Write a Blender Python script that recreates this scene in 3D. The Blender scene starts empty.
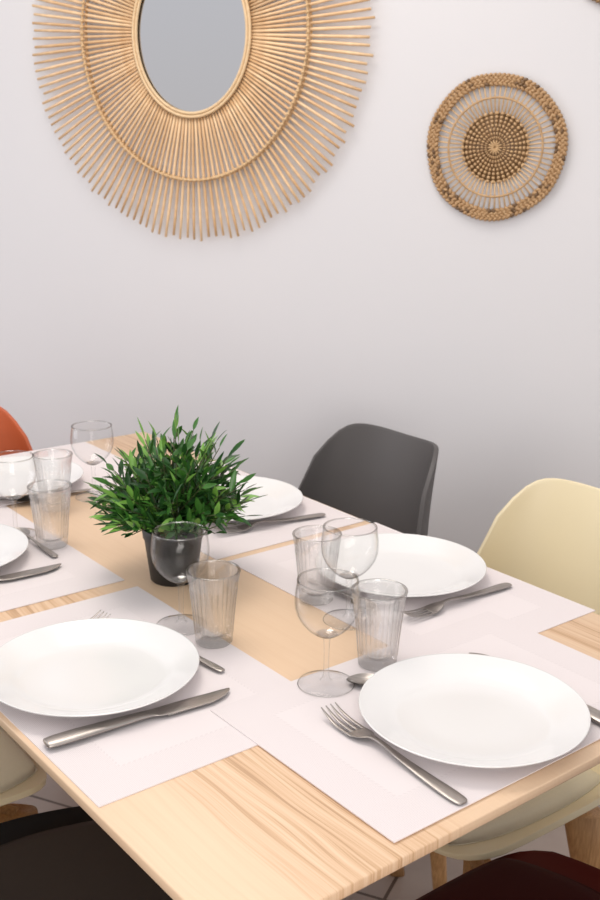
import bpy, bmesh, math, random
from mathutils import Vector, Matrix
random.seed(7)
PI = math.pi
C = bpy.context.scene.collection
sc = bpy.context.scene

# ------------------------------------------------------------------ frame
CAM = Vector((0.6021, -0.4067, 1.3572))
WA = math.radians(28)                       # the wall is turned 28 degrees from the table
WN = Vector((-math.sin(WA), math.cos(WA), 0))
WT = Vector((math.cos(WA), math.sin(WA), 0))
WD = 2.25
TZ = 0.75
def wallp(a, z, off=0.0):                   # a along the wall (cm from camera foot), z cm over table top
    p = CAM + WN * (WD - off) + WT * (a / 100)
    return Vector((p.x, p.y, TZ + z / 100))

# ------------------------------------------------------------------ materials
def newmat(name):
    m = bpy.data.materials.new(name); m.use_nodes = True
    nt = m.node_tree
    b = nt.nodes['Principled BSDF']
    return m, nt, b
def N(nt, t, **kw):
    n = nt.nodes.new(t)
    for k, v in kw.items(): setattr(n, k, v)
    return n
def plain(name, col, rough=0.5, metal=0.0, bump=0.0, scale=200.0, vary=0.0, spec=0.5, coat=0.0, sheen=0.0):
    m, nt, b = newmat(name)
    b.inputs['Roughness'].default_value = rough
    b.inputs['Metallic'].default_value = metal
    b.inputs['Specular IOR Level'].default_value = spec
    b.inputs['Coat Weight'].default_value = coat
    b.inputs['Sheen Weight'].default_value = sheen
    tc = N(nt, 'ShaderNodeTexCoord')
    no = N(nt, 'ShaderNodeTexNoise'); no.inputs['Scale'].default_value = scale
    nt.links.new(tc.outputs['Object'], no.inputs['Vector'])
    mx = N(nt, 'ShaderNodeMix', data_type='RGBA')
    mx.inputs['A'].default_value = (*[c * (1 - vary) for c in col], 1)
    mx.inputs['B'].default_value = (*[min(1, c * (1 + vary)) for c in col], 1)
    nt.links.new(no.outputs['Fac'], mx.inputs['Factor'])
    nt.links.new(mx.outputs['Result'], b.inputs['Base Color'])
    if bump:
        bp = N(nt, 'ShaderNodeBump'); bp.inputs['Strength'].default_value = bump; bp.inputs['Distance'].default_value = 0.001
        nt.links.new(no.outputs['Fac'], bp.inputs['Height'])
        nt.links.new(bp.outputs['Normal'], b.inputs['Normal'])
    return m
def ramp(nt, stops, src, interp='LINEAR'):
    r = N(nt, 'ShaderNodeValToRGB'); r.color_ramp.interpolation = interp
    el = r.color_ramp.elements
    while len(el) > 1: el.remove(el[-1])
    el[0].position, c = stops[0]; el[0].color = (*c, 1) if len(c) == 3 else c
    for p, c in stops[1:]:
        e = el.new(p); e.color = (*c, 1)
    nt.links.new(src, r.inputs['Fac'])
    return r
def math_n(nt, op, a, b=None, c=None):
    n = N(nt, 'ShaderNodeMath', operation=op)
    for i, v in enumerate((a, b, c)):
        if v is None: continue
        if isinstance(v, (int, float)): n.inputs[i].default_value = v
        else: nt.links.new(v, n.inputs[i])
    return n.outputs[0]

def table_wood():
    m, nt, b = newmat('ash_veneer')
    tc = N(nt, 'ShaderNodeTexCoord'); sep = N(nt, 'ShaderNodeSeparateXYZ')
    nt.links.new(tc.outputs['Object'], sep.inputs[0])
    # warp across the board so the grain waves slowly
    mp = N(nt, 'ShaderNodeMapping'); mp.inputs['Scale'].default_value = (1.6, 5.0, 1)
    nt.links.new(tc.outputs['Object'], mp.inputs['Vector'])
    nz = N(nt, 'ShaderNodeTexNoise'); nz.inputs['Scale'].default_value = 1.6; nz.inputs['Detail'].default_value = 2
    nt.links.new(mp.outputs['Vector'], nz.inputs['Vector'])
    y2 = math_n(nt, 'ADD', sep.outputs['Y'], math_n(nt, 'MULTIPLY', nz.outputs['Fac'], 0.055))
    cm = N(nt, 'ShaderNodeCombineXYZ')
    nt.links.new(math_n(nt, 'MULTIPLY', sep.outputs['X'], 1.8), cm.inputs['X'])
    nt.links.new(math_n(nt, 'MULTIPLY', y2, 115.0), cm.inputs['Y'])
    g = N(nt, 'ShaderNodeTexNoise'); g.inputs['Scale'].default_value = 1.0; g.inputs['Detail'].default_value = 3; g.inputs['Roughness'].default_value = 0.88
    nt.links.new(cm.outputs[0], g.inputs['Vector'])
    # fine pores
    mp2 = N(nt, 'ShaderNodeMapping'); mp2.inputs['Scale'].default_value = (14, 420, 14)
    nt.links.new(tc.outputs['Object'], mp2.inputs['Vector'])
    f = N(nt, 'ShaderNodeTexNoise'); f.inputs['Scale'].default_value = 1.0; f.inputs['Detail'].default_value = 2
    nt.links.new(mp2.outputs['Vector'], f.inputs['Vector'])
    # how strong the figure is across the width (Y 0..0.76)
    yn = math_n(nt, 'MULTIPLY', sep.outputs['Y'], 1 / 0.76)
    st = ramp(nt, [(0.0, (.12,)*3), (0.09, (.10,)*3), (0.135, (.75,)*3), (0.20, (.95,)*3), (0.30, (.85,)*3), (0.36, (.10,)*3), (0.60, (.06,)*3), (0.82, (.12,)*3), (0.88, (.8,)*3), (0.94, (.95,)*3), (0.97, (.15,)*3)], yn)
    gr = ramp(nt, [(0.36, (0.0,)*3), (0.50, (0.35,)*3), (0.62, (1.0,)*3)], g.outputs['Fac'])
    fac = math_n(nt, 'MULTIPLY', gr.outputs['Color'], st.outputs['Color'])
    fac2 = math_n(nt, 'ADD', fac, math_n(nt, 'MULTIPLY', f.outputs['Fac'], 0.14))
    col = ramp(nt, [(0.0, (0.77, 0.565, 0.385)), (0.35, (0.69, 0.47, 0.30)), (0.7, (0.62, 0.40, 0.235)), (1.0, (0.48, 0.29, 0.16))], fac2)
    nt.links.new(col.outputs['Color'], b.inputs['Base Color'])
    b.inputs['Roughness'].default_value = 0.42
    bp = N(nt, 'ShaderNodeBump'); bp.inputs['Strength'].default_value = 0.15; bp.inputs['Distance'].default_value = 0.0004
    nt.links.new(f.outputs['Fac'], bp.inputs['Height']); nt.links.new(bp.outputs['Normal'], b.inputs['Normal'])
    return m
def leg_wood():
    m, nt, b = newmat('beech_wood')
    tc = N(nt, 'ShaderNodeTexCoord'); mp = N(nt, 'ShaderNodeMapping'); mp.inputs['Scale'].default_value = (60, 60, 4)
    nt.links.new(tc.outputs['Object'], mp.inputs['Vector'])
    f = N(nt, 'ShaderNodeTexNoise'); f.inputs['Detail'].default_value = 3
    nt.links.new(mp.outputs['Vector'], f.inputs['Vector'])
    col = ramp(nt, [(0.3, (0.62, 0.36, 0.16)), (0.7, (0.44, 0.23, 0.09))], f.outputs['Fac'])
    nt.links.new(col.outputs['Color'], b.inputs['Base Color']); b.inputs['Roughness'].default_value = 0.45
    return m
def mat_cloth():
    m, nt, b = newmat('placemat_weave')
    tc = N(nt, 'ShaderNodeTexCoord'); sep = N(nt, 'ShaderNodeSeparateXYZ')
    nt.links.new(tc.outputs['Object'], sep.inputs[0])
    ax = math_n(nt, 'ABSOLUTE', sep.outputs['X']); ay = math_n(nt, 'ABSOLUTE', sep.outputs['Y'])
    # distance to the nearest hem (mat 0.45 x 0.30)
    d = math_n(nt, 'MINIMUM', math_n(nt, 'SUBTRACT', 0.225, ax), math_n(nt, 'SUBTRACT', 0.15, ay))
    band = math_n(nt, 'MULTIPLY', math_n(nt, 'GREATER_THAN', d, 0.049), math_n(nt, 'LESS_THAN', d, 0.0515))
    dx = math_n(nt, 'GREATER_THAN', math_n(nt, 'FRACT', math_n(nt, 'MULTIPLY', math_n(nt, 'ADD', sep.outputs['X'], sep.outputs['Y']), 160)), 0.45)
    dash = math_n(nt, 'MULTIPLY', band, dx)
    wv = N(nt, 'ShaderNodeTexWave'); wv.inputs['Scale'].default_value = 170; wv.bands_direction = 'X'
    wv2 = N(nt, 'ShaderNodeTexWave'); wv2.inputs['Scale'].default_value = 170; wv2.bands_direction = 'Y'
    nt.links.new(tc.outputs['Object'], wv.inputs['Vector']); nt.links.new(tc.outputs['Object'], wv2.inputs['Vector'])
    w = math_n(nt, 'MULTIPLY', wv.outputs['Fac'], wv2.outputs['Fac'])
    outer = math_n(nt, 'LESS_THAN', d, 0.049)
    t = math_n(nt, 'ADD', math_n(nt, 'MULTIPLY', dash, 0.20), math_n(nt, 'MULTIPLY', math_n(nt, 'MULTIPLY', w, 0.40), math_n(nt, 'ADD', 0.35, outer)))
    col = ramp(nt, [(0.0, (0.80, 0.735, 0.735)), (1.0, (0.52, 0.46, 0.465))], t)
    nt.links.new(col.outputs['Color'], b.inputs['Base Color'])
    b.inputs['Roughness'].default_value = 0.6
    bp = N(nt, 'ShaderNodeBump'); bp.inputs['Strength'].default_value = 0.12; bp.inputs['Distance'].default_value = 0.0004
    nt.links.new(t, bp.inputs['Height']); nt.links.new(bp.outputs['Normal'], b.inputs['Normal'])
    return m
def glass_mat(name, mixglass=0.25, edge=0.55, mid=(.985, .93), pw=4.0, ior=1.25):
    m = bpy.data.materials.new(name); m.use_nodes = True
    nt = m.node_tree; nt.nodes.clear()
    out = N(nt, 'ShaderNodeOutputMaterial')
    lw = N(nt, 'ShaderNodeLayerWeight'); lw.inputs['Blend'].default_value = 0.5
    tint = ramp(nt, [(0.0, (0.995, 0.996, 0.995)), (0.62, (mid[0],) * 3), (0.90, (mid[1],) * 3), (1.0, (edge,)*3)], lw.outputs['Facing'])
    tr = N(nt, 'ShaderNodeBsdfTransparent'); nt.links.new(tint.outputs['Color'], tr.inputs['Color'])
    gl = N(nt, 'ShaderNodeBsdfGlass'); gl.inputs['IOR'].default_value = ior; gl.inputs['Roughness'].default_value = 0.0
    gs = N(nt, 'ShaderNodeBsdfGlossy'); gs.inputs['Roughness'].default_value = 0.02
    m1 = N(nt, 'ShaderNodeMixShader'); m1.inputs[0].default_value = mixglass
    nt.links.new(tr.outputs[0], m1.inputs[1]); nt.links.new(gl.outputs[0], m1.inputs[2])
    fr5 = math_n(nt, 'POWER', lw.outputs['Facing'], pw)
    fr = math_n(nt, 'MULTIPLY_ADD', fr5, 0.42, 0.014)
    m2 = N(nt, 'ShaderNodeMixShader')
    nt.links.new(fr, m2.inputs[0]); nt.links.new(m1.outputs[0], m2.inputs[1]); nt.links.new(gs.outputs[0], m2.inputs[2])
    nt.links.new(m2.outputs[0], out.inputs['Surface'])
    return m
def rim_mat():
    m = bpy.data.materials.new('polished_glass_rim'); m.use_nodes = True
    nt = m.node_tree; nt.nodes.clear(); out = N(nt, 'ShaderNodeOutputMaterial')
    lw = N(nt, 'ShaderNodeLayerWeight'); lw.inputs['Blend'].default_value = 0.5
    t = ramp(nt, [(0.0, (.93,) * 3), (0.5, (.74, .72, .70)), (1.0, (.42, .40, .38))], lw.outputs['Facing'])
    tr = N(nt, 'ShaderNodeBsdfTransparent'); nt.links.new(t.outputs['Color'], tr.inputs['Color'])
    gs = N(nt, 'ShaderNodeBsdfGlossy'); gs.inputs['Roughness'].default_value = 0.08
    mx = N(nt, 'ShaderNodeMixShader'); mx.inputs[0].default_value = 0.16
    nt.links.new(tr.outputs[0], mx.inputs[1]); nt.links.new(gs.outputs[0], mx.inputs[2]); nt.links.new(mx.outputs[0], out.inputs['Surface'])
    return m
def wall_mat():
    m, nt, b = newmat('painted_wall')
    tc = N(nt, 'ShaderNodeTexCoord')
    no = N(nt, 'ShaderNodeTexNoise'); no.inputs['Scale'].default_value = 260; no.inputs['Detail'].default_value = 3
    n2 = N(nt, 'ShaderNodeTexNoise'); n2.inputs['Scale'].default_value = 1.2
    nt.links.new(tc.outputs['Object'], no.inputs['Vector']); nt.links.new(tc.outputs['Object'], n2.inputs['Vector'])
    col = ramp(nt, [(0.3, (0.665, 0.66, 0.68)), (0.7, (0.69, 0.68, 0.695))], n2.outputs['Fac'])
    nt.links.new(col.outputs['Color'], b.inputs['Base Color']); b.inputs['Roughness'].default_value = 0.75
    bp = N(nt, 'ShaderNodeBump'); bp.inputs['Strength'].default_value = 0.12; bp.inputs['Distance'].default_value = 0.001
    nt.links.new(no.outputs['Fac'], bp.inputs['Height']); nt.links.new(bp.outputs['Normal'], b.inputs['Normal'])
    return m
def floor_mat():
    m, nt, b = newmat('floor_tiles')
    tc = N(nt, 'ShaderNodeTexCoord'); mp = N(nt, 'ShaderNodeMapping')
    mp.inputs['Location'].default_value = (0.13, 0.02, 0)
    nt.links.new(tc.outputs['Object'], mp.inputs['Vector'])
    br = N(nt, 'ShaderNodeTexBrick'); br.offset = 0.0
    br.inputs['Scale'].default_value = 1.0; br.inputs['Brick Width'].default_value = 0.42; br.inputs['Row Height'].default_value = 0.42
    br.inputs['Mortar Size'].default_value = 0.004; br.inputs['Mortar Smooth'].default_value = 0.3
    br.inputs['Mortar'].default_value = (0.10, 0.07, 0.055, 1)
    no = N(nt, 'ShaderNodeTexNoise'); no.inputs['Scale'].default_value = 5; no.inputs['Detail'].default_value = 5
    nt.links.new(mp.outputs[0], no.inputs['Vector']); nt.links.new(mp.outputs[0], br.inputs['Vector'])
    c1 = ramp(nt, [(0.3, (0.33, 0.26, 0.225)), (0.7, (0.42, 0.345, 0.30))], no.outputs['Fac'])
    nt.links.new(c1.outputs['Color'], br.inputs['Color1']); nt.links.new(c1.outputs['Color'], br.inputs['Color2'])
    nt.links.new(br.outputs['Color'], b.inputs['Base Color']); b.inputs['Roughness'].default_value = 0.4
    return m
def cane_mat(name, lo, hi, scale=60):
    m, nt, b = newmat(name)
    tc = N(nt, 'ShaderNodeTexCoord'); no = N(nt, 'ShaderNodeTexNoise'); no.inputs['Scale'].default_value = scale; no.inputs['Detail'].default_value = 2
    nt.links.new(tc.outputs['Object'], no.inputs['Vector'])
    oi = N(nt, 'ShaderNodeObjectInfo')
    v = math_n(nt, 'ADD', math_n(nt, 'MULTIPLY', no.outputs['Fac'], 0.6), math_n(nt, 'MULTIPLY', oi.outputs['Random'], 0.4))
    col = ramp(nt, [(0.25, lo), (0.75, hi)], v)
    nt.links.new(col.outputs['Color'], b.inputs['Base Color']); b.inputs['Roughness'].default_value = 0.5
    return m
def steel():
    m, nt, b = newmat('brushed_steel')
    b.inputs['Metallic'].default_value = 1.0; b.inputs['Roughness'].default_value = 0.36
    tc = N(nt, 'ShaderNodeTexCoord'); mp = N(nt, 'ShaderNodeMapping'); mp.inputs['Scale'].default_value = (40, 900, 40)
    nt.links.new(tc.outputs['Object'], mp.inputs[0])
    no = N(nt, 'ShaderNodeTexNoise'); no.inputs['Scale'].default_value = 1.0
    nt.links.new(mp.outputs[0], no.inputs['Vector'])
    col = ramp(nt, [(0.3, (0.36, 0.325, 0.30)), (0.7, (0.48, 0.44, 0.41))], no.outputs['Fac'])
    nt.links.new(col.outputs['Color'], b.inputs['Base Color'])
    return m

M = dict(
    wood=table_wood(), legwood=leg_wood(), cloth=mat_cloth(), wall=wall_mat(), floor=floor_mat(), steel=steel(),
    opal=plain('white_opal_glass', (0.79, 0.782, 0.775), 0.18, vary=0.005, scale=3, coat=0.3),
    tumbler=glass_mat('pressed_glass', 0.24, 0.25, (.99, .88), 3.0, 1.42), wine=glass_mat('thin_clear_glass', 0.01, 0.08, (.992, .90), 3.4), foot=glass_mat('thick_clear_glass', 0.10, 0.7, (.985, .9), 3.0),
    rim=rim_mat(),
    cream=plain('cream_plastic', (0.80, 0.69, 0.46), 0.38, vary=0.02, scale=6), creampad=plain('cream_leatherette', (0.76, 0.69, 0.52), 0.5, vary=0.03, scale=150, bump=.2),
    grey=plain('dark_grey_plastic', (0.098, 0.091, 0.090), 0.5, spec=0.3, vary=0.04, scale=6), greypad=plain('charcoal_leatherette', (0.06, 0.052, 0.047), 0.5, vary=0.05, scale=150, bump=.2),
    black=plain('black_plastic', (0.010, 0.009, 0.009), 0.5, spec=0.25, vary=0.05, scale=6), brownpad=plain('dark_brown_leatherette', (0.050, 0.037, 0.030), 0.6, spec=0.2, vary=0.06, scale=150, bump=.2),
    orange=plain('terracotta_plastic', (0.56, 0.125, 0.045), 0.4, vary=0.03, scale=6), orangepad=plain('terracotta_leatherette', (0.48, 0.11, 0.05), 0.5, vary=0.04, scale=150, bump=.2),
    red=plain('burgundy_plastic', (0.085, 0.010, 0.006), 0.6, spec=0.12, vary=0.04, scale=6), redpad=plain('burgundy_leatherette', (0.040, 0.005, 0.004), 0.7, spec=0.1, vary=0.05, scale=150, bump=.2),
    pot=plain('black_pot_plastic', (0.012, 0.012, 0.013), 0.45, vary=0.1, scale=40), soil=plain('dark_soil', (0.03, 0.022, 0.015), 0.95, vary=0.5, scale=120, bump=.8),
    leaf=plain('leaf_green', (0.045, 0.155, 0.022), 0.35, vary=0.55, scale=45), leaf2=plain('young_leaf_green', (0.17, 0.37, 0.06), 0.35, vary=0.35, scale=45),
    leaf3=plain('deep_leaf_green', (0.018, 0.075, 0.014), 0.35, vary=0.4, scale=45), stem=plain('stem_brown_green', (0.07, 0.085, 0.03), 0.6, vary=0.3, scale=60),
    cane=cane_mat('rattan_cane', (0.62, 0.385, 0.195), (0.84, 0.60, 0.36)), hoop=cane_mat('rattan_hoop', (0.60, 0.40, 0.21), (0.78, 0.58, 0.35), 120),
    straw=cane_mat('seagrass_rope', (0.38, 0.22, 0.10), (0.72, 0.50, 0.28), 150), straw2=cane_mat('seagrass_dark', (0.13, 0.07, 0.03), (0.36, 0.21, 0.09), 150),
    strawpale=cane_mat('seagrass_pale', (0.48, 0.30, 0.14), (0.66, 0.45, 0.25), 150),
    mirror=plain('mirror_silver', (0.80, 0.81, 0.83), 0.02, metal=1.0, vary=0.0, scale=3),
    metal=plain('black_metal', (0.03, 0.03, 0.03), 0.4, vary=0.05, scale=30),
)

# ------------------------------------------------------------------ helpers
def obj(name, bm, mats, parent=None, smooth=True, loc=None):
    me = bpy.data.meshes.new(name)
    bmesh.ops.recalc_face_normals(bm, faces=bm.faces)
    bm.to_mesh(me); bm.free()
    if smooth:
        for p in me.polygons: p.use_smooth = True
    if not isinstance(mats, (list, tuple)): mats = [mats]
    for m in mats: me.materials.append(m)
    o = bpy.data.objects.new(name, me); C.objects.link(o)
    if parent: o.parent = parent
    if loc: o.location = loc
    return o
def tag(o, label, cat, group=None, kind=None):
    if label: o['label'] = label
    if cat: o['category'] = cat
    if group: o['group'] = group
    if kind: o['kind'] = kind
    return o
def empty(name, label, cat, loc=(0, 0, 0), rz=0, group=None):
    o = bpy.data.objects.new(name, None); C.objects.link(o); o.empty_display_size = 0.05
    o.location = loc; o.rotation_euler = (0, 0, rz)
    return tag(o, label, cat, group)
def copy_thing(root, label, loc, rz):
    r = root.copy(); C.objects.link(r); r.location = loc; r.rotation_euler = (0, 0, rz); r['label'] = label
    for ch in root.children:
        c = ch.copy(); C.objects.link(c); c.parent = r
        for g in ch.children:
            d = g.copy(); C.objects.link(d); d.parent = c
    return r
def box(bm, x0, x1, y0, y1, z0, z1, bev=0.0, seg=2):
    r = bmesh.ops.create_cube(bm, size=1)
    for v in r['verts']:
        v.co = Vector(((x0 + x1) / 2 + v.co.x * (x1 - x0), (y0 + y1) / 2 + v.co.y * (y1 - y0), (z0 + z1) / 2 + v.co.z * (z1 - z0)))
    if bev:
        es = list({e for v in r['verts'] for e in v.link_edges})
        bmesh.ops.bevel(bm, geom=es, offset=bev, segments=seg, affect='EDGES', profile=0.5)
def lathe(bm, prof, seg=48, rmod=None, close=False, mi=0):
    rings = []
    for i, (r, z) in enumerate(prof):
        if r < 1e-6: rings.append([bm.verts.new((0, 0, z))]); continue
        ring = []
        for k in range(seg):
            a = 2 * PI * k / seg; rr = r * (rmod(i, a) if rmod else 1)
            ring.append(bm.verts.new((rr * math.cos(a), rr * math.sin(a), z)))
        rings.append(ring)
    pairs = list(zip(rings, rings[1:]))
    if close: pairs.append((rings[-1], rings[0]))
    for A, B in pairs:
        if len(A) == 1 and len(B) == 1: continue
        for k in range(seg):
            k2 = (k + 1) % seg
            if len(A) == 1: f = bm.faces.new((A[0], B[k], B[k2]))
            elif len(B) == 1: f = bm.faces.new((A[k], B[0], A[k2]))
            else: f = bm.faces.new((A[k], B[k], B[k2], A[k2]))
            f.material_index = mi
def tube(bm, pts, rad, seg=8, caps=True, closed=False, mi=0):
    pts = [Vector(p) for p in pts]; n = len(pts)
    if not isinstance(rad, (list, tuple)): rad = [rad] * n
    rings = []; up = None
    for i, p in enumerate(pts):
        if closed: d = pts[(i + 1) % n] - pts[i - 1]
        else: d = pts[min(i + 1, n - 1)] - pts[max(i - 1, 0)]
        d.normalize()
        if up is None:
            up = Vector((0, 0, 1)) if abs(d.z) < 0.9 else Vector((1, 0, 0))
        s = d.cross(up).normalized(); up = s.cross(d).normalized()
        rings.append([bm.verts.new(p + (s * math.cos(2 * PI * k / seg) + up * math.sin(2 * PI * k / seg)) * rad[i]) for k in range(seg)])
    pr = list(zip(rings, rings[1:]))
    if closed: pr.append((rings[-1], rings[0]))
    for A, B in pr:
        for k in range(seg):
            k2 = (k + 1) % seg
            bm.faces.new((A[k], A[k2], B[k2], B[k])).material_index = mi
    if caps and not closed:
        bm.faces.new(rings[0]).material_index = mi; bm.faces.new(rings[-1]).material_index = mi
_bt = {}
def bead(bm, loc, size, rot, mi=0, u=6, v=5):
    if (u, v) not in _bt:
        _bt[(u, v)] = [(math.sin(PI * i / v) * math.cos(2 * PI * k / u), math.sin(PI * i / v) * math.sin(2 * PI * k / u), math.cos(PI * i / v)) for i in range(1, v) for k in range(u)]
    mat = Matrix.Translation(loc) @ rot.to_4x4() @ Matrix.Diagonal((*size, 1))
    V = [bm.verts.new(mat @ Vector(c)) for c in _bt[(u, v)]]
    a, b = bm.verts.new(mat @ Vector((0, 0, 1))), bm.verts.new(mat @ Vector((0, 0, -1)))
    for k in range(u):
        k2 = (k + 1) % u
        bm.faces.new((a, V[k], V[k2])).material_index = mi
        bm.faces.new((b, V[(v - 2) * u + k2], V[(v - 2) * u + k])).material_index = mi
        for i in range(v - 2):
            bm.faces.new((V[i * u + k], V[(i + 1) * u + k], V[(i + 1) * u + k2], V[i * u + k2])).material_index = mi
def crom(P, t):                             # Catmull-Rom through the list P, t in 0..1
    n = len(P) - 1; x = min(max(t, 0), 1) * n; i = min(int(x), n - 1); f = x - i
    p0, p1, p2, p3 = P[max(i - 1, 0)], P[i], P[i + 1], P[min(i + 2, n)]
    def c(a, b, c_, d): return 0.5 * ((2 * b) + (-a + c_) * f + (2 * a - 5 * b + 4 * c_ - d) * f * f + (-a + 3 * b - 3 * c_ + d) * f ** 3)
    if isinstance(p1, tuple): return tuple(c(*q) for q in zip(p0, p1, p2, p3))
    return c(p0, p1, p2, p3)

# ------------------------------------------------------------------ room
def oriented(name, mat, a0, a1, d0, d1, z0, z1, kind):
    bm = bmesh.new(); box(bm, a0, a1, d0, d1, z0, z1)
    o = obj(name, bm, mat, smooth=False)
    o.location = (CAM.x, CAM.y, 0); o.rotation_euler = (0, 0, WA); o['kind'] = kind
    return o
oriented('wall_back', M['wall'], -4.2, 3.4, WD, WD + 0.12, 0, 2.9, 'structure')
oriented('floor', M['floor'], -4.2, 3.4, -2.2, WD, -0.05, 0, 'structure')

# ------------------------------------------------------------------ table
tbl = empty('dining_table', 'pale ash rectangular dining table set for a meal', 'table', (-0.72, 0.38, 0))
bm = bmesh.new(); box(bm, -0.715, 0.724, -0.38, 0.38, TZ - 0.0115, TZ, 0.0016, 2)
top = obj('tabletop', bm, M['wood'], tbl)
# put the wood coordinates at the left near corner of the table
for v in top.data.vertices: v.co.x -= 0.72; v.co.y += 0.38
top.location = (0.72, -0.38, 0)
for ix, iy in ((-1, -1), (1, -1), (-1, 1), (1, 1)):
    bm = bmesh.new()
    x, y = ix * 0.655, iy * 0.315
    tube(bm, [(x, y, 0), (x, y, TZ - 0.019)], [0.024, 0.03], 16)
    obj('leg', bm, M['metal'], tbl)
bm = bmesh.new()
for s in (-1, 1):
    box(bm, -0.625, 0.625, s * 0.315 - 0.01, s * 0.315 + 0.01, TZ - 0.06, TZ - 0.018)
    box(bm, s * 0.655 - 0.01, s * 0.655 + 0.01, -0.285, 0.285, TZ - 0.06, TZ - 0.018)
obj('apron', bm, M['metal'], tbl, smooth=False)

# ------------------------------------------------------------------ placemats
def mat_mesh():
    bm = bmesh.new(); box(bm, -0.225, 0.225, -0.15, 0.15, 0, 0.0012)
    return bm
G = 'woven placemats laid round the table'
mats = [
    ('pale pink placemat at the left near corner, under plate and fully visible long knife', (-0.4505, 0.156), 0.0, 0),
    ('pale pink woven placemat under the plate closest to the viewer', (-0.164, 0.4165), PI / 2, 1),
    ('pale pink woven placemat on the wall side, in front of the cream chair', (-0.4545, 0.615), 0.0, 0),
    ('pale pink woven placemat under the plate cut off by the left picture edge', (-0.9325, 0.153), 0.0, 0),
    ('pale pink woven placemat behind the plant, in front of the dark grey chair', (-0.921, 0.605), 0.0, 0),
    ('pale pink woven placemat at the far table end, in front of the orange chair', (-1.275, 0.385), PI / 2, 1),
]
m0 = None
for lab, (x, y), rz, lv in mats:
    if m0 is None:
        m0 = obj('placemat', mat_mesh(), M['cloth'], smooth=False); o = m0
        tag(o, lab, 'placemat', G)
    else:
        o = m0.copy(); C.objects.link(o); o['label'] = lab
    o.location = (x, y, TZ + 0.0002 + lv * 0.0014); o.rotation_euler = (0, 0, rz)
MZ = TZ + 0.003                             # top of the mats

# ------------------------------------------------------------------ plates
def plate_mesh():
    bm = bmesh.new()
    pr = [(0, .0042), (.05, .0042), (.078, .0046), (.086, .0062), (.094, .0098), (.108, .0158), (.1225, .0208), (.1240, .0214), (.1248, .0205),
          (.1240, .0193), (.108, .0130), (.094, .0066), (.086, .0030), (.080, .0000), (.074, .0000), (.070, .0014), (0, .0014)]
    lathe(bm, pr, 96)
    return bm
plates = [
    ('white coupe plate at the left near corner, between a fork and a long steel knife', (-0.466, 0.126)),
    ('white coupe plate closest to the viewer, at the near end of the table', (-0.126, 0.412)),
    ('white coupe plate on the wall side, in front of the cream chair', (-0.486, 0.640)),
    ('white coupe plate cut off by the left picture edge, nearest the ribbed tumblers', (-0.940, 0.124)),
    ('white coupe plate beside the potted plant, in front of the dark grey chair', (-0.893, 0.618)),
    ('white coupe plate at the far end of the table, in front of the orange chair', (-1.235, 0.368)),
]
p0 = None
for lab, (x, y) in plates:
    if p0 is None: p0 = o = obj('dinner_plate', plate_mesh(), M['opal']); tag(o, lab, 'plate', 'white dinner plates on the placemats')
    else: o = p0.copy(); C.objects.link(o); o['label'] = lab
    o.location = (x + (CAM.x - x) * .0075, y + (CAM.y - y) * .0075, MZ)

# ------------------------------------------------------------------ cutlery (lying along +X, tip at +X, from x=0)
def strip(bm, st, seg=8, capk=True):
    # st: (x, y, z, halfwidth, halfthickness) elliptical cross sections
    rings = []
    for (x, y, z, w, h) in st:
        rings.append([bm.verts.new((x, y + w * math.cos(2 * PI * k / seg), z + h * math.sin(2 * PI * k / seg))) for k in range(seg)])
    for A, B in zip(rings, rings[1:]):
        for k in range(seg): bm.faces.new((A[k], A[(k + 1) % seg], B[(k + 1) % seg], B[k]))
    bm.faces.new(rings[0]); bm.faces.new(rings[-1])
def dense(st, n=40):
    xs = [crom([tuple(s) for s in st], i / n) for i in range(n + 1)]
    return xs
def fork_mesh():
    bm = bmesh.new()
    # handle with a flat broad end, neck raised, head curving down then tines up
    strip(bm, dense([(0, 0, .0022, .0035, .0009), (.004, 0, .0023, .0072, .0012), (.02, 0, .0027, .0082, .0014), (.05, 0, .0036, .0068, .0013), (.085, 0, .0058, .0046, .0013),
                     (.115, 0, .0092, .0030, .0014), (.130, 0, .0086, .0040, .0012), (.138, 0, .0066, .0090, .0010), (.148, 0, .0040, .0122, .0009), (.156, 0, .0032, .0126, .0008)], 48), 12)
    for k in range(4):
        y = (k - 1.5) * 0.0068; yt = (k - 1.5) * 0.0062
        strip(bm, dense([(.150, y, .0036, .0024, .0008), (.160, y, .0032, .0024, .0008), (.175, y, .0040, .0021, .0008), (.190, yt, .0076, .0018, .0007), (.201, yt, .0128, .0008, .0005)], 16), 6)
    return bm
def knife_mesh():
    bm = bmesh.new()
    strip(bm, dense([(0, 0, .0045, .0060, .0022), (.004, 0, .0046, .0086, .0034), (.03, 0, .0048, .0094, .0036), (.07, 0, .0048, .0080, .0034), (.105, 0, .0046, .0064, .0030),
                     (.120, .0002, .0040, .0066, .0020), (.130, -.0006, .0034, .0085, .0010), (.160, -.0010, .0030, .0098, .0008), (.190, -.0008, .0028, .0090, .0007),
                     (.208, .0012, .0028, .0066, .0006), (.218, .0044, .0028, .0030, .0005), (.221, .0058, .0028, .0008, .0003)], 60), 12)
    # serrations along the blade edge
    for i in range(20):
        x = .134 + i * .0029
        strip(bm, [(x, -.0094 + .0014 * abs(math.sin(i)), .0028, .0008, .0003), (x + .0014, -.0101, .0028, .0010, .0006), (x + .0028, -.0094, .0028, .0008, .0003)], 6)
    return bm
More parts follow.
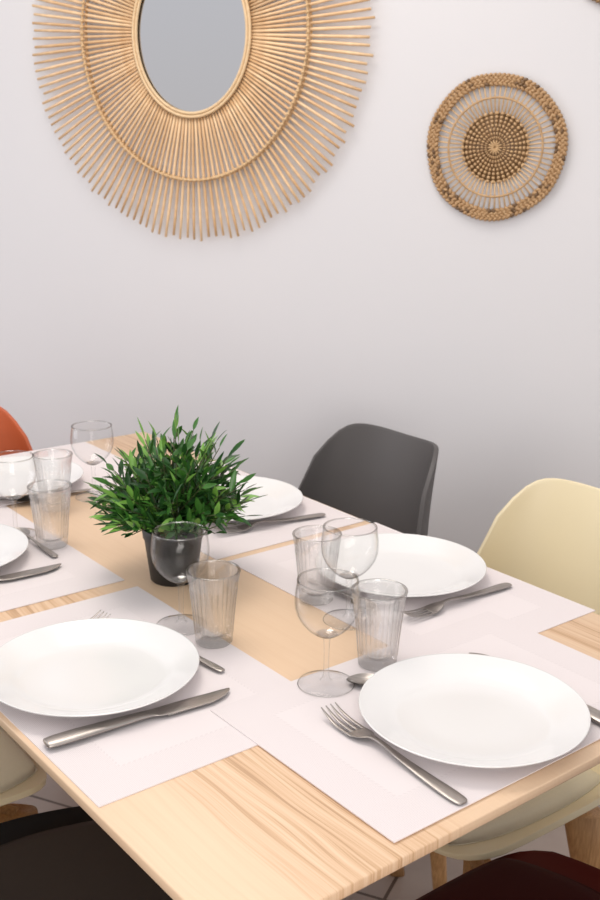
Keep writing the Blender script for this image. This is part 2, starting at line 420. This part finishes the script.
def spoon_mesh():
    bm = bmesh.new()
    strip(bm, dense([(0, 0, .0020, .0030, .0009), (.004, 0, .0022, .0052, .0011), (.018, 0, .0026, .0058, .0012), (.045, 0, .0040, .0044, .0012), (.075, 0, .0066, .0028, .0012), (.096, 0, .0080, .0024, .0013), (.106, 0, .0064, .0040, .0010)], 36), 10)
    nx, ny = 20, 10                          # the bowl: a thin dished shell
    for off in (0, .0009):
        g = []
        for i in range(nx + 1):
            t = i / nx; x = .101 + t * .044; w = .0148 * (math.sin(PI * min(1, t * 0.98 + .02)) ** .62) * (1 - .10 * t)
            row = []
            for j in range(ny + 1):
                s = j / ny * 2 - 1
                depth = .0052 * (1 - s * s) * math.sin(PI * t)
                row.append(bm.verts.new((x, s * w, .0066 - depth + off + 0.0004 * (1 - t))))
            g.append(row)
        for i in range(nx):
            for j in range(ny): bm.faces.new((g[i][j], g[i + 1][j], g[i + 1][j + 1], g[i][j + 1]))
    return bm
def cutlery(name, mesh_fn, cat, group, items, scl=(1, 1, 1)):
    base = None
    for lab, (x0, y0), (x1, y1) in items:   # handle end -> tip direction
        if base is None: base = o = obj(name, mesh_fn(), M['steel']); tag(o, lab, cat, group); o.scale = scl
        else: o = base.copy(); C.objects.link(o); o['label'] = lab
        o.location = (x0, y0, MZ); o.rotation_euler = (0, 0, math.atan2(y1 - y0, x1 - x0))
cutlery('table_fork', fork_mesh, 'fork', 'steel forks beside the plates', [
    ('steel fork lying wholly in view left of the plate closest to the viewer', (-0.016, 0.284), (-0.25, 0.289)),
    ('steel fork lying right of the wall side plate in front of the cream chair', (-0.357, 0.735), (-0.358, 0.560)),
    ('steel fork lying beside the plate behind the potted plant', (-0.755, 0.716), (-0.778, 0.548)),
    ('steel fork of which only the tines show beyond the left near plate', (-0.545, 0.007), (-0.591, 0.203)),
], (1.045, 1.04, 1.0))
cutlery('table_knife', knife_mesh, 'knife', 'steel knives beside the plates', [
    ('steel table knife with a broad handle lying beside the left near plate', (-0.351, 0.011), (-0.332, 0.235)),
    ('steel knife mostly hidden behind the plate closest to the viewer', (-0.013, 0.517), (-0.235, 0.530)),
    ('steel knife pointing in from the left picture edge, beside the cut off plate', (-0.812, 0.030), (-0.803, 0.243)),
    ('steel knife at the far table end, before the orange chair', (-1.305, 0.222), (-1.09, 0.258)),
], (1.01, 1.18, 1.0))
cutlery('dessert_spoon', spoon_mesh, 'spoon', 'small steel spoons above the plates', [
    ('small steel spoon showing its handle end beyond the left near plate', (-0.380, 0.253), (-0.52, 0.232)),
    ('small steel spoon tip between the nearest wine glass and closest plate', (-0.185, 0.469), (-0.268, 0.350)),
    ('small steel spoon seen through the tumbler and wine glass on the wall side', (-0.545, 0.514), (-0.400, 0.512)),
    ('small steel spoon between the cut off left plate and its tumbler', (-0.842, 0.261), (-0.99, 0.258)),
    ('small steel spoon between the far plate and the furthest wine glass', (-1.115, 0.460), (-1.120, 0.320)),
])

# ------------------------------------------------------------------ glasses
def mark(bm, test):
    for f in bm.faces:
        if test(f.calc_center_median()): f.material_index = 1
def wine_parts():
    r = empty('wine_glass', None, 'wine glass', group='clear stemmed wine glasses')
    bm = bmesh.new()
    outer = [(.0046, .0600), (.0105, .0625), (.0190, .0680), (.0272, .0762), (.0338, .0865), (.0370, .0970), (.0376, .1075), (.0366, .1190), (.0348, .1300)]
    inner = [(r_ - .0011, z) for r_, z in outer[1:]]
    pr = [(0, .0598)] + [crom(outer, i / 24) for i in range(25)] + [(.0355, .1306), (.0352, .1316), (.0342, .1319), (.0334, .1313), (.0334, .1302)] + [crom(inner, 1 - i / 22) for i in range(23)] + [(.005, .0628), (0, .0620)]
    lathe(bm, pr, 64); mark(bm, lambda c: c.z > .1296 or c.z < .0640); obj('bowl', bm, [M['wine'], M['rim']], r)
    bm = bmesh.new(); lathe(bm, [(.0075, .0052), (.0042, .0085), (.0034, .015), (.0032, .030), (.0034, .046), (.0040, .056), (.0050, .0602)], 24); obj('stem', bm, M['foot'], r)
    bm = bmesh.new(); lathe(bm, [(0, .0000), (.0325, .0000), (.0335, .0007), (.0330, .0016), (.022, .0026), (.010, .0042), (0, .0052)], 64); mark(bm, lambda c: math.hypot(c.x, c.y) > .0325); obj('foot', bm, [M['wine'], M['rim']], r)
    return r
wines = [
    ('stemmed wine glass standing in front of the potted plant', (-0.522, 0.284)),
    ('stemmed wine glass nearest the viewer, its whole round foot in view', (-0.284, 0.333)),
    ('stemmed wine glass second from the viewer, its bowl in front of the wall side plate', (-0.405, 0.470)),
    ('stemmed wine glass at the left picture edge, in front of the far plate', (-0.972, 0.254)),
    ('stemmed wine glass furthest from the viewer, left of the potted plant', (-1.075, 0.448)),
]
w0 = wine_parts()
for i, (lab, (x, y)) in enumerate(wines):
    loc = (x, y, MZ if i != 0 else MZ)
    if i == 0: w0.location = loc; w0['label'] = lab
    else: copy_thing(w0, lab, loc, 0)
def tumbler_mesh():
    bm = bmesh.new(); nf = 26
    out = [(.0238, .0100), (.0245, .0200), (.0262, .0400), (.0280, .0580), (.0300, .0740), (.0306, .0775), (.0320, .0850), (.0334, .0950)]
    inn = [(.0313, .0945), (.0300, .0850), (.0288, .0775), (.0278, .0700), (.0256, .0560), (.0238, .0400), (.0222, .0250), (.0210, .0160)]
    OUT = [(0, .0012), (.0185, .0006), (.0215, .0000), (.0234, .0020), (.0238, .0060)] + [crom(out, i / 28) for i in range(29)]; INN = [crom(inn, i / 24) for i in range(25)]
    prof = OUT + [(.0341, .0962), (.0338, .0974), (.0324, .0978), (.0312, .0970), (.0311, .0958)] + INN + [(.016, .0118), (0, .0108)]
    def rm(i, a):
        if i < len(OUT):
            z = prof[i][1]
            k = max(0, min(1, (z - .010) / .004)) * max(0, min(1, (.0765 - z) / .003))
            return 1 + .055 * k * (abs(math.cos(nf * a / 2)) - .5)
        return 1
    lathe(bm, prof, nf * 8, rm)
    mark(bm, lambda c: c.z > .0956 or (c.z < .0035 and math.hypot(c.x, c.y) > .020))
    return bm
tums = [
    ('ribbed clear tumbler in front of the potted plant, by the left near plate', (-0.457, 0.2915)),
    ('ribbed clear tumbler between the nearest wine glass and the closest plate', (-0.287, 0.416)),
    ('ribbed clear tumbler behind the nearest wine glass, at its upper left', (-0.4835, 0.479)),
    ('ribbed clear tumbler at left, its base in full view beside the cut off plate', (-0.896, 0.281)),
    ('ribbed clear tumbler furthest from the viewer, standing behind another tumbler', (-1.058, 0.364)),
]
t0 = None
for i, (lab, (x, y)) in enumerate(tums):
    if t0 is None: t0 = o = obj('ribbed_tumbler', tumbler_mesh(), [M['tumbler'], M['rim']]); tag(o, lab, 'tumbler', 'ribbed water tumblers')
    else: o = t0.copy(); C.objects.link(o); o['label'] = lab
    o.location = (x, y, MZ); o.rotation_euler = (0, 0, 0.3 * i)

# ------------------------------------------------------------------ potted plant
plant = empty('potted_plant', 'bushy green leafy plant in a small black pot at the centre of the table', 'plant', (-0.672, 0.365, TZ + 0.0002))
bm = bmesh.new()
lathe(bm, [(0, .0), (.032, .0), (.034, .002), (.0415, .062), (.0435, .066), (.0450, .080), (.0440, .082), (.0425, .080), (.0405, .066), (.0395, .060), (0, .058)], 48)
obj('pot', bm, M['pot'], plant)
bm = bmesh.new(); lathe(bm, [(0, .073), (.02, .0735), (.0405, .070), (.0405, .066)], 32); obj('soil', bm, M['soil'], plant)
sb = bmesh.new(); lb = bmesh.new()
def leaf(bm, p, d, L, W, mi, up=Vector((0, 0, 1))):
    d = d.normalized(); s = d.cross(up)
    if s.length < 1e-3: s = Vector((1, 0, 0))
    s.normalize(); n = s.cross(d).normalized()
    roll = random.uniform(-.9, .9); s2 = s * math.cos(roll) + n * math.sin(roll); n2 = n * math.cos(roll) - s * math.sin(roll)
    cv = random.uniform(-.10, .16)
    ts = [0, .12, .3, .52, .75, .92, 1.0]; ws = [.06, .45, .92, 1.0, .68, .26, 0.0]
    prev = None
    for t, w in zip(ts, ws):
        c = p + d * (L * t) - n2 * (cv * L * t * t)
        row = (bm.verts.new(c + s2 * W * w + n2 * W * .35 * w), bm.verts.new(c), bm.verts.new(c - s2 * W * w + n2 * W * .35 * w))
        if prev:
            for a in (0, 1):
                f = bm.faces.new((prev[a], prev[a + 1], row[a + 1], row[a])); f.material_index = mi
        prev = row
for i in range(215):
    a = random.uniform(0, 2 * PI) if i > 30 else 2 * PI * i / 30
    el = math.asin(min(.985, random.uniform(.12, 1.0) ** .9)) if i > 30 else random.uniform(.14, .45)
    d = Vector((math.cos(a) * math.cos(el), math.sin(a) * math.cos(el), math.sin(el)))
    # reach an ellipsoid
    R_ = 1 / math.sqrt((math.cos(el) / .108) ** 2 + (math.sin(el) / .150) ** 2)
    R_ *= random.uniform(.70, 1.08)
    b0 = Vector((random.uniform(-.024, .024), random.uniform(-.024, .024), .072))
    end = Vector((0, 0, .076)) + d * R_
    mid = b0.lerp(end, .45) + Vector((0, 0, .020 * (1 - el)))
    pts = []
    for k in range(9):
        t = k / 8; pts.append(b0 * (1 - t) ** 2 + mid * 2 * t * (1 - t) + end * t * t)
    tube(sb, pts, [.0013 * (1 - .5 * k / 8) for k in range(9)], 5)
    nl = int(7 + 6 * random.random())
    for k in range(nl):
        t = .30 + .70 * k / (nl - 1); q = t * 8; j = min(int(q), 7); p = pts[j].lerp(pts[j + 1], q - j)
        tg = (pts[j + 1] - pts[j]).normalized()
        side = tg.cross(Vector((random.uniform(-1, 1), random.uniform(-1, 1), random.uniform(-.2, 1)))).normalized()
        dd = tg * random.uniform(.7, 1.2) + side * random.uniform(.6, 1.5) + Vector((0, 0, random.uniform(-.15, .25)))
        if k == nl - 1: dd = tg + side * .12
        if p.z < .105: dd.z = abs(dd.z) + .35
        LL = random.uniform(.020, .035)
        tp = p + dd.normalized() * LL
        if math.hypot(tp.x - .672 + .522, tp.y + .365 - .284) < .050: continue
        tipness = t * R_ / .12
        mi = 1 if (random.random() < .10 + .38 * max(0, tipness - .55)) else (2 if random.random() < .46 else 0)
        leaf(lb, p, dd, LL, random.uniform(.0030, .0046), mi)
obj('stems', sb, M['stem'], plant)
obj('leaves', lb, [M['leaf'], M['leaf2'], M['leaf3']], plant)

# ------------------------------------------------------------------ chairs
PROF = [(.260, .440), (.226, .443), (.13, .436), (.0, .430), (-.10, .432), (-.165, .462), (-.200, .530), (-.222, .610), (-.242, .700), (-.262, .787), (-.271, .822)]
HW =   [.170, .198, .216, .224, .228, .228, .216, .190, .166, .149, .140]
RAISE = [.000, .012, .032, .046, .062, .092, .110, .106, .094, .080, .072]
def shell_pt(s, t, inset=0.0, lift=0.0, wmul=1.0):
    y, z = crom(PROF, t); w = crom(HW, t) * wmul; c = crom(RAISE, t)
    y1, z1 = crom(PROF, min(1, t + .01)); y0, z0 = crom(PROF, max(0, t - .01))
    ty, tz = y1 - y0, z1 - z0; L = math.hypot(ty, tz); ny, nz = (tz / L, -ty / L)
    if nz < 0 and t < .4: ny, nz = -ny, -nz
    e = c * abs(s) ** 2.2 + lift
    return Vector((w * math.sin(s * 1.22) / math.sin(1.22), y + ny * e, z + nz * e))
def chair(label, shell_m, pad_m, loc, rz):
    r = empty('dining_chair', label, 'chair', loc, rz, 'moulded shell chairs around the table')
    bm = bmesh.new(); ns, nt_ = 28, 44; g = []
    for i in range(nt_ + 1):
        row = []
        for j in range(ns + 1):
            s = j / ns * 2 - 1
            tt0 = .13 * abs(s) ** 3.2; tt1 = 1 - .165 * abs(s) ** 3.8 - .030 * (1 - min(1, abs(s) / .75) ** 2)
            row.append(bm.verts.new(shell_pt(s, tt0 + (tt1 - tt0) * i / nt_)))
        g.append(row)
    for i in range(nt_):
        for j in range(ns): bm.faces.new((g[i][j], g[i][j + 1], g[i + 1][j + 1], g[i + 1][j]))
    sh = obj('seat_shell', bm, shell_m, r)
    md = sh.modifiers.new('thickness', 'SOLIDIFY'); md.thickness = .009; md.offset = 0
    md = sh.modifiers.new('rim', 'BEVEL'); md.width = .003; md.segments = 3; md.limit_method = 'ANGLE'; md.angle_limit = math.radians(50)
    # padded seat cushion
    bm = bmesh.new(); n1, n2 = 20, 22; top_, bot = [], []
    for i in range(n1 + 1):
        ra, rb = [], []
        for j in range(n2 + 1):
            u = i / n1 * 2 - 1; s = j / n2 * 2 - 1
            # square to rounded square
            k = 1 - .0 * u
            uu = u * math.sqrt(1 - s * s * .30); ss = s * math.sqrt(1 - u * u * .30)
            t = .215 + uu * .168
            edge = max(abs(u), abs(s)); h = .016 * (1 - edge ** 7) ** .5 if edge < 1 else 0
            ra.append(bm.verts.new(shell_pt(ss * .77, t, lift=.005 + h))); rb.append(bm.verts.new(shell_pt(ss * .77, t, lift=.006)))
        top_.append(ra); bot.append(rb)
    for i in range(n1):
        for j in range(n2):
            bm.faces.new((top_[i][j], top_[i][j + 1], top_[i + 1][j + 1], top_[i + 1][j]))
            bm.faces.new((bot[i][j], bot[i + 1][j], bot[i + 1][j + 1], bot[i][j + 1]))
    for gg in (0,):
        for j in range(n2):
            bm.faces.new((top_[0][j], bot[0][j], bot[0][j + 1], top_[0][j + 1])); bm.faces.new((top_[n1][j], top_[n1][j + 1], bot[n1][j + 1], bot[n1][j]))
        for i in range(n1):
            bm.faces.new((top_[i][0], top_[i + 1][0], bot[i + 1][0], bot[i][0])); bm.faces.new((top_[i][n2], bot[i][n2], bot[i + 1][n2], top_[i + 1][n2]))
    obj('seat_cushion', bm, pad_m, r)
    # four splayed beech legs, flat in section, and the cross frame that carries the shell
    for sx in (-1, 1):
        for sy in (-1, 1):
            bm = bmesh.new(); topc = Vector((sx * .160, sy * .112 + .085, .405)); botc = Vector((sx * .188, sy * .165 + .06, 0))
            rings = []
            for k in range(7):
                t = k / 6; c = topc.lerp(botc, t); w = .029 * (1 - t) + .015 * t; h = .021 * (1 - t) + .013 * t
                ang = math.atan2(sy, sx); ring = []
                for q in range(16):
                    a = 2 * PI * q / 16; ex = math.copysign(abs(math.cos(a)) ** .6, math.cos(a)) * w; ey = math.copysign(abs(math.sin(a)) ** .6, math.sin(a)) * h
                    ring.append(bm.verts.new(c + Vector((ex * math.cos(ang) - ey * math.sin(ang), ex * math.sin(ang) + ey * math.cos(ang), 0))))
                rings.append(ring)
            for A, B in zip(rings, rings[1:]):
                for q in range(16): bm.faces.new((A[q], A[(q + 1) % 16], B[(q + 1) % 16], B[q]))
            bm.faces.new(rings[0]); bm.faces.new(rings[-1])
            obj('leg', bm, M['legwood'], r)
    bm = bmesh.new()
    for s in (-1, 1):
        tube(bm, [(-s * .160, -.027, .400), (0, .085, .404), (s * .160, .197, .400)], .012, 10)
    tube(bm, [(-.10, .085, .404), (0, .085, .418), (.10, .085, .404)], .012, 10)
    obj('cross_frame', bm, M['legwood'], r)
    return r
chair('cream moulded chair on the wall side at the right picture edge', M['cream'], M['creampad'], (-0.415, 0.785, 0), PI)
chair('dark grey moulded chair whose curved back rises behind the wall side of the table', M['grey'], M['greypad'], (-0.895, 0.770, 0), PI)
chair('terracotta orange chair beyond the far end of the table at the left picture edge', M['orange'], M['orangepad'], (-1.368, 0.366, 0), -PI / 2)
chair('cream chair tucked under the left table edge, only a corner of its seat showing', M['cream'], M['creampad'], (-0.920, -0.058, 0), 0)
chair('chair with black shell and dark brown seat pad at the lower left corner', M['black'], M['brownpad'], (-0.435, -0.02, 0), 0)
chair('burgundy chair at the near end of the table, seen at the lower right corner', M['red'], M['redpad'], (0.035, 0.43, 0), PI / 2)

# ------------------------------------------------------------------ sunburst mirror
def wall_empty(name, label, cat, a, z, group=None):
    o = bpy.data.objects.new(name, None); C.objects.link(o)
    o.matrix_world = Matrix.Translation(wallp(a, z)) @ Matrix((( WT.x, 0, -WN.x), (WT.y, 0, -WN.y), (0, 1, 0))).to_4x4()   # local X along wall, Y up, Z out of the wall
    return tag(o, label, cat, group)
mir = wall_empty('sunburst_mirror', 'round wall mirror framed by radiating rattan sticks, hung above the table', 'mirror', -125.7, 84.6)
def ell(rx, ry, n, z=0): return [(rx * math.cos(2 * PI * k / n), ry * math.sin(2 * PI * k / n), z) for k in range(n)]
bm = bmesh.new()
c_ = bm.verts.new((0, 0, .0165)); ring = [bm.verts.new((x, y, .0165)) for x, y, _ in ell(.139, .166, 96)]; rb = [bm.verts.new((x, y, .011)) for x, y, _ in ell(.139, .166, 96)]
for k in range(96):
    bm.faces.new((c_, ring[k], ring[(k + 1) % 96])); bm.faces.new((ring[k], rb[k], rb[(k + 1) % 96], ring[(k + 1) % 96]))
bm.faces.new(rb)
obj('mirror_glass', bm, M['mirror'], mir, smooth=False)
bm = bmesh.new()
tube(bm, ell(.139, .168, 96, .0220), .0036, 8, closed=True); tube(bm, ell(.1465, .1755, 96, .0225), .0036, 8, closed=True)
obj('inner_hoop', bm, M['hoop'], mir)
bm = bmesh.new(); tube(bm, ell(.283, .313, 128, .0240), .0026, 8, closed=True); tube(bm, ell(.283, .313, 128, .0085), .0036, 8, closed=True)
NS = 148
for k in range(NS):                           # cane lashing at every stick
    a = 2 * PI * (k + .5) / NS; p = Vector((0.283 * math.cos(a), .313 * math.sin(a), .0235))
    bead(bm, p, (.0058, .0036, .0060), Matrix.Rotation(a + .5, 3, 'Z'), 0, 6, 4)
obj('outer_hoop', bm, M['hoop'], mir)
rest = bmesh.new()
def cyl(r0, r1, rad):
    b = bmesh.new(); n = 6; pts = [(r0 + (r1 - r0) * k / n, 0, 0) for k in range(n + 1)]
    tube(b, pts, [rad] * n + [rad * .85], 8); return b
stick_me = None
for k in range(NS):
    a = 2 * PI * k / NS
    ca, sa = math.cos(a), math.sin(a)
    r0 = 1 / math.sqrt((ca / .146) ** 2 + (sa / .174) ** 2)
    r1 = 1 / math.sqrt((ca / .425) ** 2 + (sa / .447) ** 2) + random.uniform(-.007, .005)
    rad = random.uniform(.0030, .0036); lay = .0165 + random.uniform(-.0005, .0005); da = random.uniform(-.006, .006)
    if sa > .22:
        pts = [(r0 * ca, r0 * sa, lay), (r1 * math.cos(a + da), r1 * math.sin(a + da), lay)]
        tube(rest, pts, rad, 6)
    else:
        b = cyl(r0, r1, rad); o = obj('rattan_stick', b, M['cane'], mir)
        o.location = (0, 0, lay); o.rotation_euler = (0, 0, a + da * .4)
o = obj('rattan_sticks_above', rest, M['cane'], mir); o['kind'] = 'stuff'; o.name = 'upper_rattan_sticks'

# ------------------------------------------------------------------ woven discs
def woven_disc(label, a, z, R_, mat_rim, mat_c):
    d = wall_empty('woven_wall_disc', label, 'wall decoration', a, z, 'woven seagrass wall discs')
    k_ = R_ / .145
    bm = bmesh.new()
    for row, (rr, cnt, tilt) in enumerate(((.1400, 96, .6), (.1345, 92, -.6), (.1290, 88, .6), (.1235, 84, -.6))):
        for k in range(cnt):
            an = 2 * PI * (k + .5 * (row % 2)) / cnt; wob = 1 + .010 * math.sin(3 * an + 1) + .006 * math.sin(7 * an)
            p = Vector((rr * math.cos(an) * wob, rr * math.sin(an) * wob, .008 + random.uniform(0, .0012))) * k_
            bead(bm, p, (.0040 * k_, .0066 * k_, .0046 * k_), Matrix.Rotation(an + tilt, 3, 'Z'), 0 if random.random() > .12 else 1, 8, 6)
    obj('braided_rim', bm, [mat_rim, M['straw2']], d)
    bm = bmesh.new()
    for k in range(66):
        an = 2 * PI * k / 66
        tube(bm, [(.066 * k_ * math.cos(an), .066 * k_ * math.sin(an), .006), (.095 * k_ * math.cos(an + .01), .095 * k_ * math.sin(an + .01), .0075), (.123 * k_ * math.cos(an), .123 * k_ * math.sin(an), .007)], .0017 * k_, 5)
    obj('spokes', bm, mat_rim, d)
    bm = bmesh.new(); pts = [(.0965 * k_ * math.cos(2 * PI * k / 72), .0965 * k_ * math.sin(2 * PI * k / 72), .0085) for k in range(72)]
    tube(bm, pts, .0022 * k_, 6, closed=True)
    obj('spoke_ring', bm, mat_rim, d)
    bm = bmesh.new()
    lathe(bm, [(0, .002), (.068 * k_, .002), (.068 * k_, .004), (0, .0045)], 48, mi=1)
    for row, rr in enumerate((.0195, .0275, .0355, .0435, .0515, .0595, .0670)):
        cnt = 30 if row < 3 else 36
        for k in range(cnt):
            an = 2 * PI * k / cnt
            bead(bm, Vector((rr * math.cos(an), rr * math.sin(an), .0065 / k_)) * k_, (.0038 * k_, rr * 2.55 / cnt * k_, .0034), Matrix.Rotation(an + .12, 3, 'Z'), 0 if random.random() > .2 else 2, 6, 4)
    for k in range(14):                       # pale star at the heart
        an = 2 * PI * k / 14
        bead(bm, Vector((.0085 * math.cos(an), .0085 * math.sin(an), .0075)) * k_, (.0085 * k_, .0020 * k_, .0025), Matrix.Rotation(an, 3, 'Z'), 2, 6, 4)
    obj('woven_centre', bm, [mat_c, M['straw2'], M['strawpale']], d)
    return d
woven_disc('round woven seagrass disc with open ring of spokes, hanging right of the mirror', -56.7, 61.1, .145, M['straw'], M['straw'])
woven_disc('dark woven disc at the top right picture corner, only its rim showing', -33.6, 99.6, .13, M['straw2'], M['straw2'])

# ------------------------------------------------------------------ light
def area(name, loc, target, size, size_y, power, col):
    l = bpy.data.lights.new(name, 'AREA'); l.shape = 'RECTANGLE'; l.size = size; l.size_y = size_y; l.energy = power; l.color = col
    o = bpy.data.objects.new(name, l); C.objects.link(o); o.location = loc
    o.rotation_euler = (Vector(target) - Vector(loc)).to_track_quat('-Z', 'Y').to_euler()
    return o
area('window_light', (-2.68, -1.70, 1.30), (-0.5, 0.5, 0.85), 1.6, 1.6, 26, (0.93, 0.95, 1.0))
area('ceiling_light', (-1.0, 0.35, 2.7), (-0.7, 0.35, 0.75), 0.9, 0.9, 19, (1.0, 0.92, 0.84))
area('room_light', (0.9, -0.5, 2.75), (-0.2, 0.1, 0.0), 1.6, 1.6, 11, (1.0, 0.95, 0.90))
area('wall_fill_light', (2.1, -1.0, 1.35), (-0.1, 1.7, 0.8), 1.4, 1.5, 38, (1.0, 0.95, 0.91))  # added fill from behind the camera, brightens the lower right of the wall
w = bpy.data.worlds.new('room_ambient'); sc.world = w; w.use_nodes = True
nt = w.node_tree; bg = nt.nodes['Background']
tc = N(nt, 'ShaderNodeTexCoord'); sp = N(nt, 'ShaderNodeSeparateXYZ'); nt.links.new(tc.outputs['Generated'], sp.inputs[0])
f = math_n(nt, 'MULTIPLY_ADD', sp.outputs['Z'], 0.5, 0.5)
cr = ramp(nt, [(0.0, (0.50, 0.42, 0.37)), (0.45, (0.66, 0.62, 0.60)), (0.6, (0.76, 0.76, 0.80)), (1.0, (0.90, 0.88, 0.88))], f)
nt.links.new(cr.outputs['Color'], bg.inputs['Color']); bg.inputs['Strength'].default_value = 0.88

# ------------------------------------------------------------------ camera
yaw, pitch, roll = math.radians(51.803), math.radians(15.53), math.radians(0.64)
fw = Vector((-math.sin(yaw) * math.cos(pitch), math.cos(yaw) * math.cos(pitch), -math.sin(pitch)))
rt = Vector((math.cos(yaw), math.sin(yaw), 0)); up = rt.cross(fw)
r2 = rt * math.cos(roll) + up * math.sin(roll); u2 = -rt * math.sin(roll) + up * math.cos(roll)
cd = bpy.data.cameras.new('camera'); cam = bpy.data.objects.new('camera', cd); C.objects.link(cam)
cam.matrix_world = Matrix(((r2.x, u2.x, -fw.x, CAM.x), (r2.y, u2.y, -fw.y, CAM.y), (r2.z, u2.z, -fw.z, CAM.z), (0, 0, 0, 1)))
cd.sensor_fit = 'VERTICAL'; cd.sensor_height = 36; cd.sensor_width = 24; cd.lens = 36 * 1088.86 / 900
cd.clip_start = 0.01
cd.dof.use_dof = True; cd.dof.focus_distance = 1.25; cd.dof.aperture_fstop = 12
sc.camera = cam
sc.view_settings.view_transform = 'Standard'; sc.view_settings.look = 'None'; sc.view_settings.exposure = -0.07
cy = sc.cycles
cy.max_bounces = 12; cy.transparent_max_bounces = 24; cy.transmission_bounces = 12; cy.caustics_refractive = False; cy.caustics_reflective = False
cy.use_denoising = True
